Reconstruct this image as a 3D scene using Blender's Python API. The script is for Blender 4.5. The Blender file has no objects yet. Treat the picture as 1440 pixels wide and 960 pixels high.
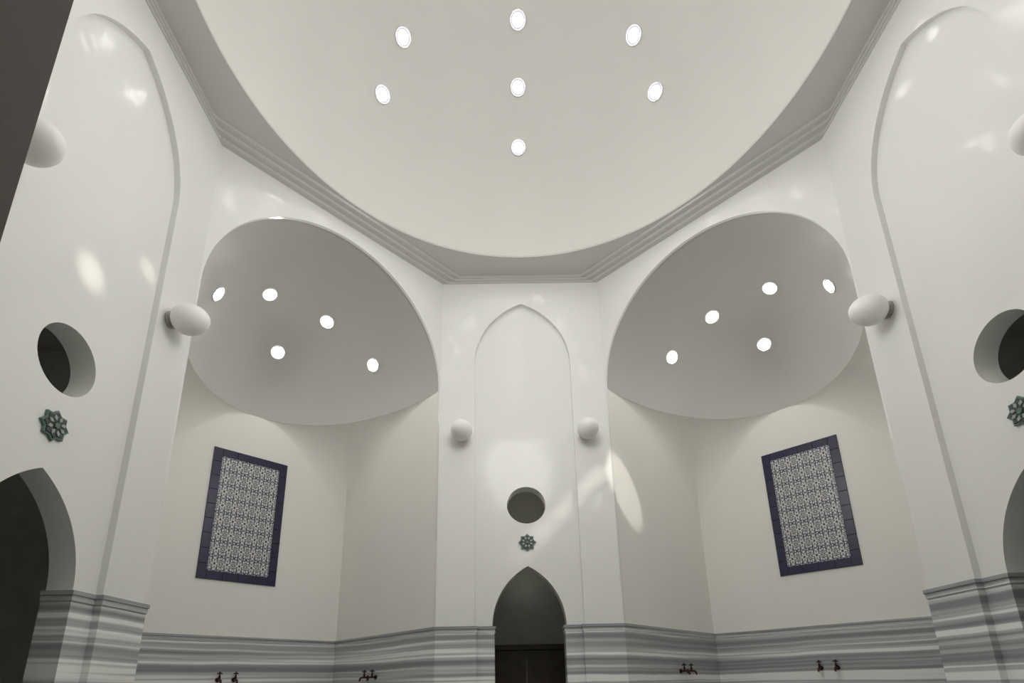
import bpy, bmesh, math, random
from mathutils import Vector, Matrix
from mathutils.geometry import tessellate_polygon
random.seed(3)
K=3.3; CZ=1.3
s2=math.sqrt(.5)
a=.347; L=.536; h1=.2152; h2=1.7396; h3=.9895; hw=.692; hst=.537; hd=.4436; hn=1.63
R=.886; hR=1.783; hs=1.206; H=.4756
w=(1-a)*s2; dL=L/s2; m=(1+a)/2
zf=-CZ/K
rn=.017; tw=.075
NB=.205; DB=.139; RW=.077
def W(x,y,z): return Vector((x*K,y*K,z*K+CZ))

# ---------------------------------------------------------------- materials
def newmat(name):
    M=bpy.data.materials.new(name); M.use_nodes=True
    nt=M.node_tree; b=nt.nodes['Principled BSDF']
    return M,nt,b
def lin(c): 
    c=c/255; return c/12.92 if c<=.04045 else ((c+.055)/1.055)**2.4
def col(r,g,b): return (lin(r),lin(g),lin(b),1)
def simple(name,c,rough=.5,metal=0,noise=.06,scale=8,coat=0):
    M,nt,b=newmat(name)
    tc=nt.nodes.new('ShaderNodeTexCoord'); n=nt.nodes.new('ShaderNodeTexNoise'); n.inputs['Scale'].default_value=scale
    n.inputs['Detail'].default_value=4
    r=nt.nodes.new('ShaderNodeValToRGB')
    r.color_ramp.elements[0].position=.3; r.color_ramp.elements[1].position=.7
    r.color_ramp.elements[0].color=tuple(max(0,v*(1-noise)) for v in c[:3])+(1,)
    r.color_ramp.elements[1].color=tuple(min(1,v*(1+noise)) for v in c[:3])+(1,)
    nt.links.new(tc.outputs['Object'],n.inputs['Vector']); nt.links.new(n.outputs['Fac'],r.inputs['Fac'])
    nt.links.new(r.outputs['Color'],b.inputs['Base Color'])
    b.inputs['Roughness'].default_value=rough; b.inputs['Metallic'].default_value=metal
    b.inputs['Coat Weight'].default_value=coat
    return M
def plaster(name,c,rough,coat,crough,bump):
    M,nt,b=newmat(name)
    g=nt.nodes.new('ShaderNodeNewGeometry')
    mp=nt.nodes.new('ShaderNodeMapping'); mp.inputs['Scale'].default_value=(1,1,.35)
    nt.links.new(g.outputs['Position'],mp.inputs['Vector'])
    n=nt.nodes.new('ShaderNodeTexNoise'); n.inputs['Scale'].default_value=1.6; n.inputs['Detail'].default_value=3
    nt.links.new(mp.outputs[0],n.inputs['Vector'])
    r=nt.nodes.new('ShaderNodeValToRGB')
    r.color_ramp.elements[0].position=.3; r.color_ramp.elements[1].position=.75
    r.color_ramp.elements[0].color=tuple(v*.965 for v in c[:3])+(1,); r.color_ramp.elements[1].color=c
    nt.links.new(n.outputs['Fac'],r.inputs['Fac']); nt.links.new(r.outputs[0],b.inputs['Base Color'])
    n2=nt.nodes.new('ShaderNodeTexNoise'); n2.inputs['Scale'].default_value=2.6; n2.inputs['Detail'].default_value=2
    nt.links.new(g.outputs['Position'],n2.inputs['Vector'])
    bp=nt.nodes.new('ShaderNodeBump'); bp.inputs['Strength'].default_value=bump; bp.inputs['Distance'].default_value=.05
    nt.links.new(n2.outputs['Fac'],bp.inputs['Height']); nt.links.new(bp.outputs[0],b.inputs['Normal']); nt.links.new(bp.outputs[0],b.inputs['Coat Normal'])
    b.inputs['Roughness'].default_value=rough; b.inputs['Coat Weight'].default_value=coat; b.inputs['Coat Roughness'].default_value=crough
    return M
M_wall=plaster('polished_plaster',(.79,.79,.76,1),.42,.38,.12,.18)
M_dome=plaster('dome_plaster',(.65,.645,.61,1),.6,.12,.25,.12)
M_cornice=plaster('cornice_plaster',(.55,.545,.515,1),.6,.05,.3,.05)  # soffit shade put into the colour, darker copy of the dome plaster
M_half=plaster('half_dome_plaster',(.46,.455,.42,1),.65,.05,.35,.1)  # wall plaster darkened, carries the half domes' shade in its colour
M_back=plaster('alcove_plaster',(.82,.81,.765,1),.6,.08,.3,.12)
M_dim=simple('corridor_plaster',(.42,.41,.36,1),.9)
M_floor=simple('floor_stone',(.42,.415,.40,1),.35,0,.12,3)
M_navy=simple('navy_tile',(.007,.007,.045,1),.32,0,.35,6,0)
M_grout=simple('grout',(.08,.08,.15,1),.8)
M_dark=simple('dark_wood_frame',col(118,109,101),.6,0,.15,5)  # shade of the near marble jamb put into the colour
M_wood=simple('door_wood',col(60,52,40),.5,0,.2,6)
M_globe=simple('globe_porcelain',(.84,.835,.81,1),.45,0,.02)
M_mount=simple('lamp_mount',col(165,162,155),.45,.0)
M_tap=simple('aged_brass',col(70,48,46),.35,.8)
M_teal=simple('teal_glaze',col(84,112,106),.35,0,.25,40)
M_char=simple('charcoal_glaze',col(62,66,66),.35,0,.3,60)
M_pale=simple('pale_glaze',col(150,162,156),.35,0,.1,60)
# marble
def marble():
    M,nt,b=newmat('striped_marble')
    g=nt.nodes.new('ShaderNodeNewGeometry')
    n0=nt.nodes.new('ShaderNodeTexNoise'); n0.inputs['Scale'].default_value=.8; n0.inputs['Detail'].default_value=2
    nt.links.new(g.outputs['Position'],n0.inputs['Vector'])
    mad=nt.nodes.new('ShaderNodeVectorMath'); mad.operation='MULTIPLY_ADD'
    nt.links.new(n0.outputs['Color'],mad.inputs[0]); mad.inputs[1].default_value=(0,0,.05); nt.links.new(g.outputs['Position'],mad.inputs[2])
    mp=nt.nodes.new('ShaderNodeMapping'); mp.inputs['Scale'].default_value=(.10,.10,15.0)
    nt.links.new(mad.outputs[0],mp.inputs['Vector'])
    n=nt.nodes.new('ShaderNodeTexNoise'); n.inputs['Scale'].default_value=1.0; n.inputs['Detail'].default_value=2; n.inputs['Roughness'].default_value=.5
    nt.links.new(mp.outputs[0],n.inputs['Vector'])
    r=nt.nodes.new('ShaderNodeValToRGB'); e=r.color_ramp.elements
    e[0].position=.36; e[0].color=(.245,.26,.275,1); e[1].position=.60; e[1].color=(.84,.845,.83,1)
    x=r.color_ramp.elements.new(.46); x.color=(.36,.375,.385,1); x=r.color_ramp.elements.new(.54); x.color=(.51,.52,.52,1)
    nt.links.new(n.outputs['Fac'],r.inputs['Fac']); nt.links.new(r.outputs[0],b.inputs['Base Color'])
    b.inputs['Roughness'].default_value=.28
    return M
M_marble=marble()
# tile arabesque
def arabesque():
    M,nt,b=newmat('arabesque_tile')
    uv=nt.nodes.new('ShaderNodeUVMap'); uv.uv_map='UVMap'
    sep=nt.nodes.new('ShaderNodeSeparateXYZ'); nt.links.new(uv.outputs[0],sep.inputs[0])
    def mth(op,x,y=None,z=None):
        n=nt.nodes.new('ShaderNodeMath'); n.operation=op
        for i,v in enumerate((x,y,z)):
            if v is None: continue
            if isinstance(v,(int,float)): n.inputs[i].default_value=v
            else: nt.links.new(v,n.inputs[i])
        return n.outputs[0]
    u,v=sep.outputs[0],sep.outputs[1]
    def flower(ou,ov,r0,amp,pet,th):
        fu=mth('SUBTRACT',mth('FRACT',mth('ADD',u,ou)),.5); fv=mth('SUBTRACT',mth('FRACT',mth('ADD',v,ov)),.5)
        rr=mth('SQRT',mth('ADD',mth('MULTIPLY',fu,fu),mth('MULTIPLY',fv,fv)))
        an=mth('ARCTAN2',fv,fu)
        tgt=mth('ADD',mth('MULTIPLY',mth('COSINE',mth('MULTIPLY',an,pet)),amp),r0)
        return mth('LESS_THAN',mth('ABSOLUTE',mth('SUBTRACT',rr,tgt)),th),mth('LESS_THAN',rr,.09)
    f1,c1=flower(0,0,.30,.10,6,.045); f2,c2=flower(.5,.5,.20,.09,4,.045); f3,c3=flower(.5,.5,.38,.05,8,.03)
    d=f1
    for q in (c1,f2,c2,f3): d=mth('MAXIMUM',d,q)
    # horizontal guilloche bands between rows
    fv=mth('ABSOLUTE',mth('SUBTRACT',mth('FRACT',mth('ADD',v,.5)),.5))
    bb=mth('LESS_THAN',mth('ABSOLUTE',mth('SUBTRACT',fv,mth('ABSOLUTE',mth('MULTIPLY',mth('SINE',mth('MULTIPLY',u,6.2832)),.10)))),.025)
    d=mth('MAXIMUM',d,bb)
    mx=nt.nodes.new('ShaderNodeMixRGB'); nt.links.new(d,mx.inputs[0])
    mx.inputs[1].default_value=(.58,.585,.56,1); mx.inputs[2].default_value=(.035,.04,.09,1)
    nt.links.new(mx.outputs[0],b.inputs['Base Color']); b.inputs['Roughness'].default_value=.4
    return M
M_arab=arabesque()
def emis(name,c,st):
    M=bpy.data.materials.new(name); M.use_nodes=True; nt=M.node_tree; nt.nodes.clear()
    o=nt.nodes.new('ShaderNodeOutputMaterial'); e=nt.nodes.new('ShaderNodeEmission')
    e.inputs[0].default_value=c; e.inputs[1].default_value=st; nt.links.new(e.outputs[0],o.inputs[0]); return M
M_sky=emis('skylight_glass',(1,.985,.96,1),40.0)
M_sky2=emis('half_dome_skylight_glass',(1,.98,.94,1),90.0)
M_skyedge=emis('skylight_glass_edge',(.88,.86,1,1),.85)
M_rim=simple('skylight_rim',(.66,.64,.66,1),.25,0,.1,30,.5)

# ---------------------------------------------------------------- mesh helpers
def obj(name,verts,faces,mats,fm=None,smooth=None,bevel=0,parent=None,flip=True):
    me=bpy.data.meshes.new(name); me.from_pydata([tuple(v) for v in verts],[],faces)
    for M in mats: me.materials.append(M)
    if fm: 
        for p,i in zip(me.polygons,fm): p.material_index=i
    bm=bmesh.new(); bm.from_mesh(me)
    bmesh.ops.remove_doubles(bm,verts=bm.verts,dist=1e-5)
    if flip: bmesh.ops.recalc_face_normals(bm,faces=bm.faces)
    bm.to_mesh(me); bm.free()
    if smooth is not None:
        me.shade_smooth(); me.set_sharp_from_angle(angle=math.radians(smooth))
    o=bpy.data.objects.new(name,me); bpy.context.collection.objects.link(o)
    if bevel:
        b=o.modifiers.new('bevel','BEVEL'); b.width=bevel; b.segments=2; b.limit_method='ANGLE'; b.angle_limit=math.radians(50)
        b.harden_normals=False
    if parent: o.parent=parent
    return o
class Buf:
    def __init__(s): s.v=[];s.f=[];s.m=[]
    def add(s,v,f,mi=0):
        n=len(s.v); s.v+=[Vector(x) for x in v]; s.f+=[tuple(i+n for i in q) for q in f]; s.m+=[mi]*len(f)
    def plate(s,loops,o0,o1,fr,mi=0):
        "2D loops (x,z) -> prism between outward offsets o0 and o1"
        tri=tessellate_polygon([[Vector((p[0],p[1],0)) for p in lp] for lp in loops])
        flat=[p for lp in loops for p in lp]; n=len(flat)
        v=[fr(p[0],o0,p[1]) for p in flat]+[fr(p[0],o1,p[1]) for p in flat]
        f=[tuple(t) for t in tri]+[tuple(i+n for i in t) for t in tri]
        k=0
        for lp in loops:
            c=len(lp)
            for i in range(c): f.append((k+i,k+(i+1)%c,n+k+(i+1)%c,n+k+i))
            k+=c
        s.add(v,f,mi)
    def box(s,p0,p1,fr,mi=0):
        s.plate([[(p0[0],p0[2]),(p1[0],p0[2]),(p1[0],p1[2]),(p0[0],p1[2])]],p0[1],p1[1],fr,mi)
    def obj(s,name,mats,**k): return obj(name,s.v,s.f,mats,fm=s.m,**k)
def pier_fr(k,D=1):
    c=[1,0,-1,0][k]; sn=[0,1,0,-1][k]  # rotate by -90*k  (x,y)->(c x + sn y, -sn x + c y)
    def fr(x,o,z):
        y=D+o
        return W(c*x+sn*y,-sn*x+c*y,z)
    return fr
def diag_fr(k):
    c=[1,0,-1,0][k]; sn=[0,1,0,-1][k]
    def fr(t,d,z):
        x=m-t*s2+d*s2; y=m+t*s2+d*s2
        return W(c*x+sn*y,-sn*x+c*y,z)
    return fr
def pointed(hb,z0,zs,za,n=18):
    "outline of pointed arch notch from bottom left, up, over, down"
    rise=za-zs
    # arc radius r, centre on spring line at x = hb - r ... passes (hb,zs) and (0,za)
    r=(hb*hb+rise*rise)/(2*hb)
    pts=[(-hb,z0)]
    cx=-hb+r; A=math.atan2(rise,-cx)  # angle at apex for left arc
    for i in range(n+1):
        t=math.pi+(A-math.pi)*i/n
        pts.append((cx+r*math.cos(t),zs+r*math.sin(t)))
    right=[(-x,z) for x,z in reversed(pts[:-1])]
    return pts+right
names4=['north','east','south','west']
htop=h2
for k,nm in enumerate(names4):
    fr=pier_fr(k); B=Buf()
    # front layer with niche notch
    B.plate([[(-a,zf)]+[(x,z) for x,z in pointed(NB,zf,1.33,hn,24)]+[(a,zf),(a,htop),(-a,htop)]],0,rn,fr)
    hole=[(RW*math.cos(i*math.tau/56),hw+RW*math.sin(i*math.tau/56)) for i in range(56)]
    B.plate([[(-a,zf)]+pointed(DB,zf,h1,hd,20)+[(a,zf),(a,htop),(-a,htop)],hole],rn,tw,fr)
    B.obj('wall_'+nm,[M_wall],smooth=25)
    # room behind
    C=Buf(); x0,x1,y0,y1,z0,z1=-.33,.33,tw,.5,zf,.95
    t=.02
    C.box((x0,y1,z0),(x1,y1+t,z1),fr); C.box((x0-t,y0,z0),(x0,y1+t,z1),fr); C.box((x1,y0,z0),(x1+t,y1+t,z1),fr)
    C.box((x0-t,y0,z1),(x1+t,y1+t,z1+t),fr); C.box((x0-t,y0,z0-t),(x1+t,y1+t,z0-.002),fr)
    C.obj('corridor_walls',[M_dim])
    # door at back of corridor
    if k in(0,1,3):
        Dr=Buf()
        for sx in(-1,1):
            xa,xb=sorted((sx*.003,sx*.2)); Dr.box((xa,y1-.022,zf),(xb,y1-.002,.155),fr)
            for za,zb in((-.34,-.15),(-.12,.12)):
                Dr.box((xa+.03,y1-.028,za),(xb-.03,y1-.022,zb),fr)
        Dr.box((-.225,y1-.03,zf),(-.2,y1-.001,.18),fr);Dr.box((.2,y1-.03,zf),(.225,y1-.001,.18),fr);Dr.box((-.225,y1-.03,.156),(.225,y1-.001,.18),fr)
        Dr.obj('door_%d'%(k+1),[M_wood],bevel=.005)

# alcoves
dn=['northeast','southeast','southwest','northwest']
for k,nm in enumerate(dn):
    fr=diag_fr(k); B=Buf()
    wi=w-.004; Hi=H-.006
    arc=[(-wi,zf)]+[(-wi*math.cos(i*math.pi/96),hs+Hi*math.sin(i*math.pi/96)) for i in range(97)]+[(wi,zf)]
    B.plate([[(-w,zf)]+arc+[(w,zf),(w,htop),(-w,htop)]],0,.012,fr)
    B.obj('wall_'+nm,[M_wall],smooth=25)
    A=Buf(); t=.03
    A.box((-w-t,0.0,zf),(-w,dL+t,hs),fr); A.box((w,0.0,zf),(w+t,dL+t,hs),fr); A.box((-w,dL,zf),(w,dL+t,hs),fr)
    A.obj('wall_alcove_'+nm,[M_back])
    # half dome + pendentives
    v=[];f=[];nph=72;nth=28
    for j in range(nth+1):
        th=math.pi/2*j/nth
        for i in range(nph+1):
            ph=math.pi*i/nph
            v.append(fr(w*math.cos(ph)*math.cos(th),dL*math.sin(ph)*math.cos(th)+.0,hs+H*math.sin(th)))
    for j in range(nth):
        for i in range(nph):
            p=j*(nph+1)+i; f.append((p,p+1,p+nph+2,p+nph+1))
    nf0=len(f)
    base2=len(v); ns=12
    for j in range(ns+1):
        u=j/ns
        for i in range(nph+1):
            ph=math.pi*i/nph; c,sn=math.cos(ph),math.sin(ph)
            g=max(abs(c),abs(sn)); kx=1/g
            rx,ry=w*c,dL*sn; qx,qy=w*c*kx,dL*sn*kx
            gap=math.hypot(qx-rx,qy-ry)
            S=math.sin(u*math.pi/2)*.996; Cc=1-math.cos(u*math.pi/2)
            v.append(fr(rx+(qx-rx)*S,ry+(qy-ry)*S,hs-1.5*gap*(.35*u+.65*Cc)))
    for j in range(ns):
        for i in range(nph):
            p=base2+j*(nph+1)+i; f.append((p,p+1,p+nph+2,p+nph+1))
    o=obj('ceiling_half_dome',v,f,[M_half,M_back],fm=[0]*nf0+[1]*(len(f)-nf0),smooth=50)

# stepped cornice
def octhole(Dn,Dd,rc,n=360):
    pts=[]
    for i in range(n):
        t=i*math.tau/n
        r=1e9
        for k in range(4):
            c=math.cos(t-k*math.pi/2); 
            if c>1e-6: r=min(r,Dn/c)
            c=math.cos(t-math.pi/4-k*math.pi/2)
            if c>1e-6: r=min(r,Dd/c)
        r=max(r,rc); pts.append((r*math.cos(t),r*math.sin(t)))
    return pts
frh=lambda x,o,z:W(x,z,o)   # plan plate: loops (x,y), o = height
dd=(1+a)*s2; zs=[h2,h2+.012,h2+.024,h2+.036,hR]
steps=[(1-.003,dd-.020),(1-.006,dd-.040),(1-.009,dd-.060)]
# open corbelled profile: soffit rings (between successive openings) + vertical reveals
B=Buf(); N=720
loops=[[(p[0],p[1]) for p in octhole(1.02,dd+.02,R,N)]]+[octhole(Dn,Dd,R,N) for Dn,Dd in steps]+[[(R*math.cos(i*math.tau/N),R*math.sin(i*math.tau/N)) for i in range(N)]]
for q in range(4):
    z0=zs[q]; z1=zs[q+1]
    A_,B_=loops[q],loops[q+1]
    vs=[W(x,y,z0) for x,y in A_]+[W(x,y,z0) for x,y in B_]+[W(x,y,z1) for x,y in B_]
    fs=[]
    for i in range(N):
        j=(i+1)%N
        fs.append((i,j,N+j,N+i)); fs.append((N+i,N+j,2*N+j,2*N+i))
    B.add(vs,fs)
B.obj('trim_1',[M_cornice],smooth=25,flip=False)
# dome
v=[];f=[];n1=128;n2=40
for j in range(n2+1):
    th=math.pi/2*j/n2
    for i in range(n1):
        ph=math.tau*i/n1; v.append(W(R*math.cos(ph)*math.cos(th),R*math.sin(ph)*math.cos(th),hR+R*math.sin(th)))
for j in range(n2):
    for i in range(n1):
        p=j*n1+i;q=j*n1+(i+1)%n1; f.append((p,q,q+n1,p+n1))
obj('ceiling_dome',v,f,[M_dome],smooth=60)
# floor
B=Buf(); B.plate([[(-2,-2),(2,-2),(2,2),(-2,2)]],zf-.02,zf,frh); B.obj('floor',[M_floor])

# dado
def strip(B,path,d,z0,z1,k):
    c=[1,0,-1,0][k]; sn=[0,1,0,-1][k]
    P=[Vector(p) for p in path]; off=[]
    for i,p in enumerate(P):
        ns=[]
        if i>0: e=(P[i]-P[i-1]).normalized(); ns.append(Vector((e.y,-e.x)))
        if i<len(P)-1: e=(P[i+1]-P[i]).normalized(); ns.append(Vector((e.y,-e.x)))
        if len(ns)==1: off.append(p+ns[0]*d)
        else:
            b=ns[0]+ns[1]; off.append(p+b*(d*2/b.length_squared))
    def T(p,z): return W(c*p.x+sn*p.y,-sn*p.x+c*p.y,z)
    for i in range(len(P)-1):
        q=[P[i],P[i+1],off[i+1],off[i]]
        B.add([T(p,z0) for p in q]+[T(p,z1) for p in q],[(3,2,6,7),(4,5,6,7),(0,1,2,3),(0,1,5,4),(1,2,6,5),(0,3,7,4)])
path=[(DB,1+tw),(DB,1+rn),(NB,1+rn),(NB,1),(a,1),(a+L,1+L),(1+L,a+L),(1,a),(1,NB),(1+rn,NB),(1+rn,DB),(1+tw,DB)]
B=Buf()
for k in range(4):
    strip(B,path,.007,zf,h1-.022,k); strip(B,path,.010,h1-.022,h1-.009,k); strip(B,path,.013,h1-.009,h1,k)
B.obj('trim_2',[M_marble],flip=True)

# south jamb: added dark frame for its shaded marble (camera stands in this doorway)
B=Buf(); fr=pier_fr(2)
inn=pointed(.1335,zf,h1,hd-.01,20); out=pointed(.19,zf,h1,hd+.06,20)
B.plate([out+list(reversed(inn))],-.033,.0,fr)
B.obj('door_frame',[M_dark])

# skylights
def sky(B,c,n,r):
    n=n.normalized(); u=n.orthogonal().normalized(); v=n.cross(u); N=24
    c=c+n*.004
    ringv=lambda rr,hh:[c+(u*math.cos(i*math.tau/N)+v*math.sin(i*math.tau/N))*r*rr+n*hh for i in range(N)]
    B.add(ringv(.64,0),[tuple(range(N))],0)
    B.add(ringv(.64,0)+ringv(.86,.0),[(i,(i+1)%N,N+(i+1)%N,N+i) for i in range(N)],2)
    prof=[(.84,.0),(.87,.010),(.95,.012),(1.0,.002),(1.0,-.01)]
    vs=[];fs=[]
    for (rr,hh) in prof: vs+=ringv(rr,hh)
    for j in range(len(prof)-1):
        for i in range(N): fs.append((j*N+i,j*N+(i+1)%N,(j+1)*N+(i+1)%N,(j+1)*N+i))
    B.add(vs,fs,1)
B=Buf()
for rr,n,r in ((.760,8,.108),(.630,8,.110),(.468,8,.110),(.25,8,.11),(0,1,.2)):
    for i in range(n):
        t=math.tau*i/n; z=math.sqrt(max(0,R*R-rr*rr)); 
        c=W(rr*math.sin(t),rr*math.cos(t),hR+z); B_n=Vector((-rr*math.sin(t),-rr*math.cos(t),-z)); sky(B,c,B_n,r)
B.obj('dome_skylights',[M_sky,M_rim,M_skyedge],smooth=60,flip=False)
for k in range(4):
    fr=diag_fr(k); o=fr(0,0,0); ax=[(fr(1,0,0)-o)/K,(fr(0,1,0)-o)/K,Vector((0,0,1))]
    B=Buf()
    for (x,y,z) in ((-.74,.47,.49),(.70,.48,.52),(-.27,.53,.80),(.28,.53,.80),(-.01,.815,.575)):
        l=math.sqrt(x*x+y*y+z*z); x/=l;y/=l;z/=l
        c=fr(x*w,y*dL,hs+z*H); n=-(ax[0]*(x/w)+ax[1]*(y/dL)+ax[2]*(z/H)); sky(B,c,n,.105)
    B.obj('half_dome_skylights',[M_sky2,M_rim,M_skyedge],smooth=60,flip=False)

# globe lamps
def revolve(prof,c,ax,N=32):
    ax=ax.normalized();u=ax.orthogonal().normalized();v=ax.cross(u);vs=[];fs=[]
    for (t,r) in prof: vs+=[c+ax*t+(u*math.cos(i*math.tau/N)+v*math.sin(i*math.tau/N))*r for i in range(N)]
    for j in range(len(prof)-1):
        for i in range(N): fs.append((j*N+i,j*N+(i+1)%N,(j+1)*N+(i+1)%N,(j+1)*N+i))
    return vs,fs
for k in(0,1,3):
    fr=pier_fr(k)
    for sx in(-1,1):
        c=fr(sx*(a-.0926),0,h3); ax=fr(0,-1,0)-fr(0,0,0)
        B=Buf()
        pr=[(0,.0),(0,.075),(.015,.078),(.022,.065),(.035,.04),(.08,.04)]
        B.add(*revolve(pr,c,ax),1)
        pr=[]
        for i in range(25):
            t=math.pi*i/24; q=-math.cos(t); pr.append((.19+.165*q,.14*math.sin(t)*(1-.10*q)))
        B.add(*revolve(pr,c,ax),0)
        B.obj('wall_globe_lamp',[M_globe,M_mount],smooth=50)

# star medallions
for k in(0,1,3):
    fr=pier_fr(k,1+rn); B=Buf()
    Q=.74
    def star(ro,ri,n,rot=0): return [(Q*(ro if i%2==0 else ri)*math.cos(i*math.pi/n+rot),hst+Q*(ro if i%2==0 else ri)*math.sin(i*math.pi/n+rot)) for i in range(2*n)]
    B.plate([star(.047,.036,8)],-.006,0,fr,0)
    B.plate([star(.039,.030,8)],-.008,-.005,fr,1)
    for i in range(8):
        t=i*math.tau/8+math.pi/8
        e=lambda r,q:(Q*r*math.cos(t+q),hst+Q*r*math.sin(t+q))
        B.plate([[e(.013,0),e(.023,.25),e(.031,0),e(.023,-.25)]],-.010,-.007,fr,2)
    B.plate([star(.010,.007,8)],-.011,-.007,fr,0)
    B.obj('star_medallion',[M_teal,M_char,M_pale])

# tile panels
pw=.157;pt=1.0077;pb=.4381
for k,po in((0,-.028),(3,.0016)):
    fr=diag_fr(k); B=Buf()
    bw=.036
    B.box((po-pw,dL-.004,pb),(po+pw,dL,pt),fr,1)
    g=.0008; 
    nh=9; hh=(pt-pb)/nh
    for i in range(nh):
        for xx in(po-pw,po+pw-bw):
            B.box((xx+g,dL-.007,pb+i*hh+g),(xx+bw-g,dL-.003,pb+(i+1)*hh-g),fr,0)
    nw=4; ww=(2*pw-2*bw)/nw
    for i in range(nw):
        for zz in(pb,pt-bw):
            B.box((po-pw+bw+i*ww+g,dL-.007,zz+g),(po-pw+bw+(i+1)*ww-g,dL-.003,zz+bw-g),fr,0)
    p=B.obj('tile_panel',[M_navy,M_grout],bevel=.002)
    x0,x1,z0,z1=po-pw+bw,po+pw-bw,pb+bw,pt-bw
    me=bpy.data.meshes.new('tile_field'); me.from_pydata([fr(x0,dL-.006,z0),fr(x1,dL-.006,z0),fr(x1,dL-.006,z1),fr(x0,dL-.006,z1)],[],[(0,1,2,3)])
    uv=me.uv_layers.new(name='UVMap')
    for l,(u_,v_) in zip(uv.data,[(0,0),(5,0),(5,8),(0,8)]): l.uv=(u_,v_)
    me.materials.append(M_arab); o=bpy.data.objects.new('tile_field',me); bpy.context.collection.objects.link(o); o.parent=p

# taps
def tube(B,pts,r,N=12):
    for p,q in zip(pts,pts[1:]):
        B.add(*revolve([(0,0),(0,r),((q-p).length,r),((q-p).length,0)],p,q-p,N))
def tap(B,fr2):
    # fr2(x,o,z): x along wall m, o out from wall m, z m
    tube(B,[fr2(0,0,0),fr2(0,.012,0)],.03); tube(B,[fr2(0,0,0),fr2(0,.09,0),fr2(0,.12,-.01),fr2(0,.13,-.05)],.013)
    tube(B,[fr2(0,.06,0),fr2(0,.06,.05)],.014); tube(B,[fr2(0,.06,.05),fr2(0,.06,.075)],.008)
    tube(B,[fr2(-.032,.06,.078),fr2(.032,.06,.078)],.008); tube(B,[fr2(0,.028,.078),fr2(0,.092,.078)],.008)
    tube(B,[fr2(0,.06,.07),fr2(0,.06,.1)],.012)
zt=.046
for k in(0,3):
    fr=diag_fr(k)
    sN=1 if k==0 else -1   # direction toward north pier
    for kind in('back','side'):
        B=Buf()
        for dx in(-.03,.03):
            if kind=='back': f2=lambda x,o,z,dx=dx:fr(dx+x/K,dL-.007-o/K,zt+z/K)
            else: f2=lambda x,o,z,dx=dx:fr(sN*(w-.007-o/K),dL*.55+dx+x/K,zt+z/K)
            tap(B,f2)
        B.obj('wall_tap',[M_tap],smooth=40)

# ---------------------------------------------------------------- lights
def plight(name,loc,e,r,c=(1,.99,.965)):
    l=bpy.data.lights.new(name,'POINT'); l.energy=e; l.shadow_soft_size=r; l.color=c
    o=bpy.data.objects.new(name,l); o.location=loc; bpy.context.collection.objects.link(o); return o
plight('central_light',W(0,0,1.25),142,.7)  # added fill without a fixture, lights dome and piers
plight('corridor_light',W(0,1.25,.8),2.5,.08)  # added unseen fills brighten the rooms behind the piers
plight('corridor_light',W(-1.25,0,.8),1.2,.08)
plight('corridor_light',W(1.25,0,.8),1.2,.08)
def glare_spot(p,q,ang,e,blend):  # added unseen spot, imitates a reflected light patch on the plaster
    l=bpy.data.lights.new('sunbeam','SPOT'); l.energy=e; l.spot_size=math.radians(ang); l.spot_blend=blend; l.shadow_soft_size=.03; l.color=(1,.95,.86)
    o=bpy.data.objects.new('sunbeam',l); o.location=p; o.rotation_euler=(q-p).to_track_quat('-Z','Y').to_euler(); bpy.context.collection.objects.link(o)
glare_spot(W(.45,-.45,2.38),W(a+.06,1.06,.77),5.0,1500,.45)
for tx,tz in((.04,.56),(.12,.64),(.20,.72),(.28,.80)):
    glare_spot(W(.90,.42,1.40),W(tx,1.0,tz),5.2,190,1)
glare_spot(W(.85,-.45,1.5),W(-1,.0,.93),3.0,800,1)  # added in place of warm reflections on the west pier
glare_spot(W(.85,-.45,1.5),W(-1,.16,1.08),2.2,550,1)
wd=bpy.data.worlds.new('w'); bpy.context.scene.world=wd; wd.use_nodes=True
wd.node_tree.nodes['Background'].inputs[0].default_value=(.5,.6,.7,1); wd.node_tree.nodes['Background'].inputs[1].default_value=.2

# ---------------------------------------------------------------- camera
f=756.1; pitch=.2831; roll=.0204; yaw=.0099
cp,sp=math.cos(pitch),math.sin(pitch); cy_,sy_=math.cos(yaw),math.sin(yaw); cr,sr=math.cos(roll),math.sin(roll)
Rz=Matrix(((cy_,-sy_,0),(sy_,cy_,0),(0,0,1))); Rx=Matrix(((1,0,0),(0,-sp,cp),(0,cp,sp))); Rr=Matrix(((cr,-sr,0),(sr,cr,0),(0,0,1)))
Mc=Rr@Rx@Rz
cd=bpy.data.cameras.new('camera'); cam=bpy.data.objects.new('camera',cd); bpy.context.collection.objects.link(cam)
cd.sensor_width=36; cd.lens=f*36/1440; cd.shift_y=264.4/1440; cd.clip_start=.01
r,u,d=Mc[0],Mc[1],Mc[2]
cam.matrix_world=Matrix(((r[0],u[0],-d[0],0),(r[1],u[1],-d[1],0),(r[2],u[2],-d[2],0),(0,0,0,1)))
cam.location=W(-.0788,-1.0148,0)
bpy.context.scene.camera=cam
vs=bpy.context.scene.view_settings; vs.view_transform='Standard'; vs.look='None'; vs.exposure=0
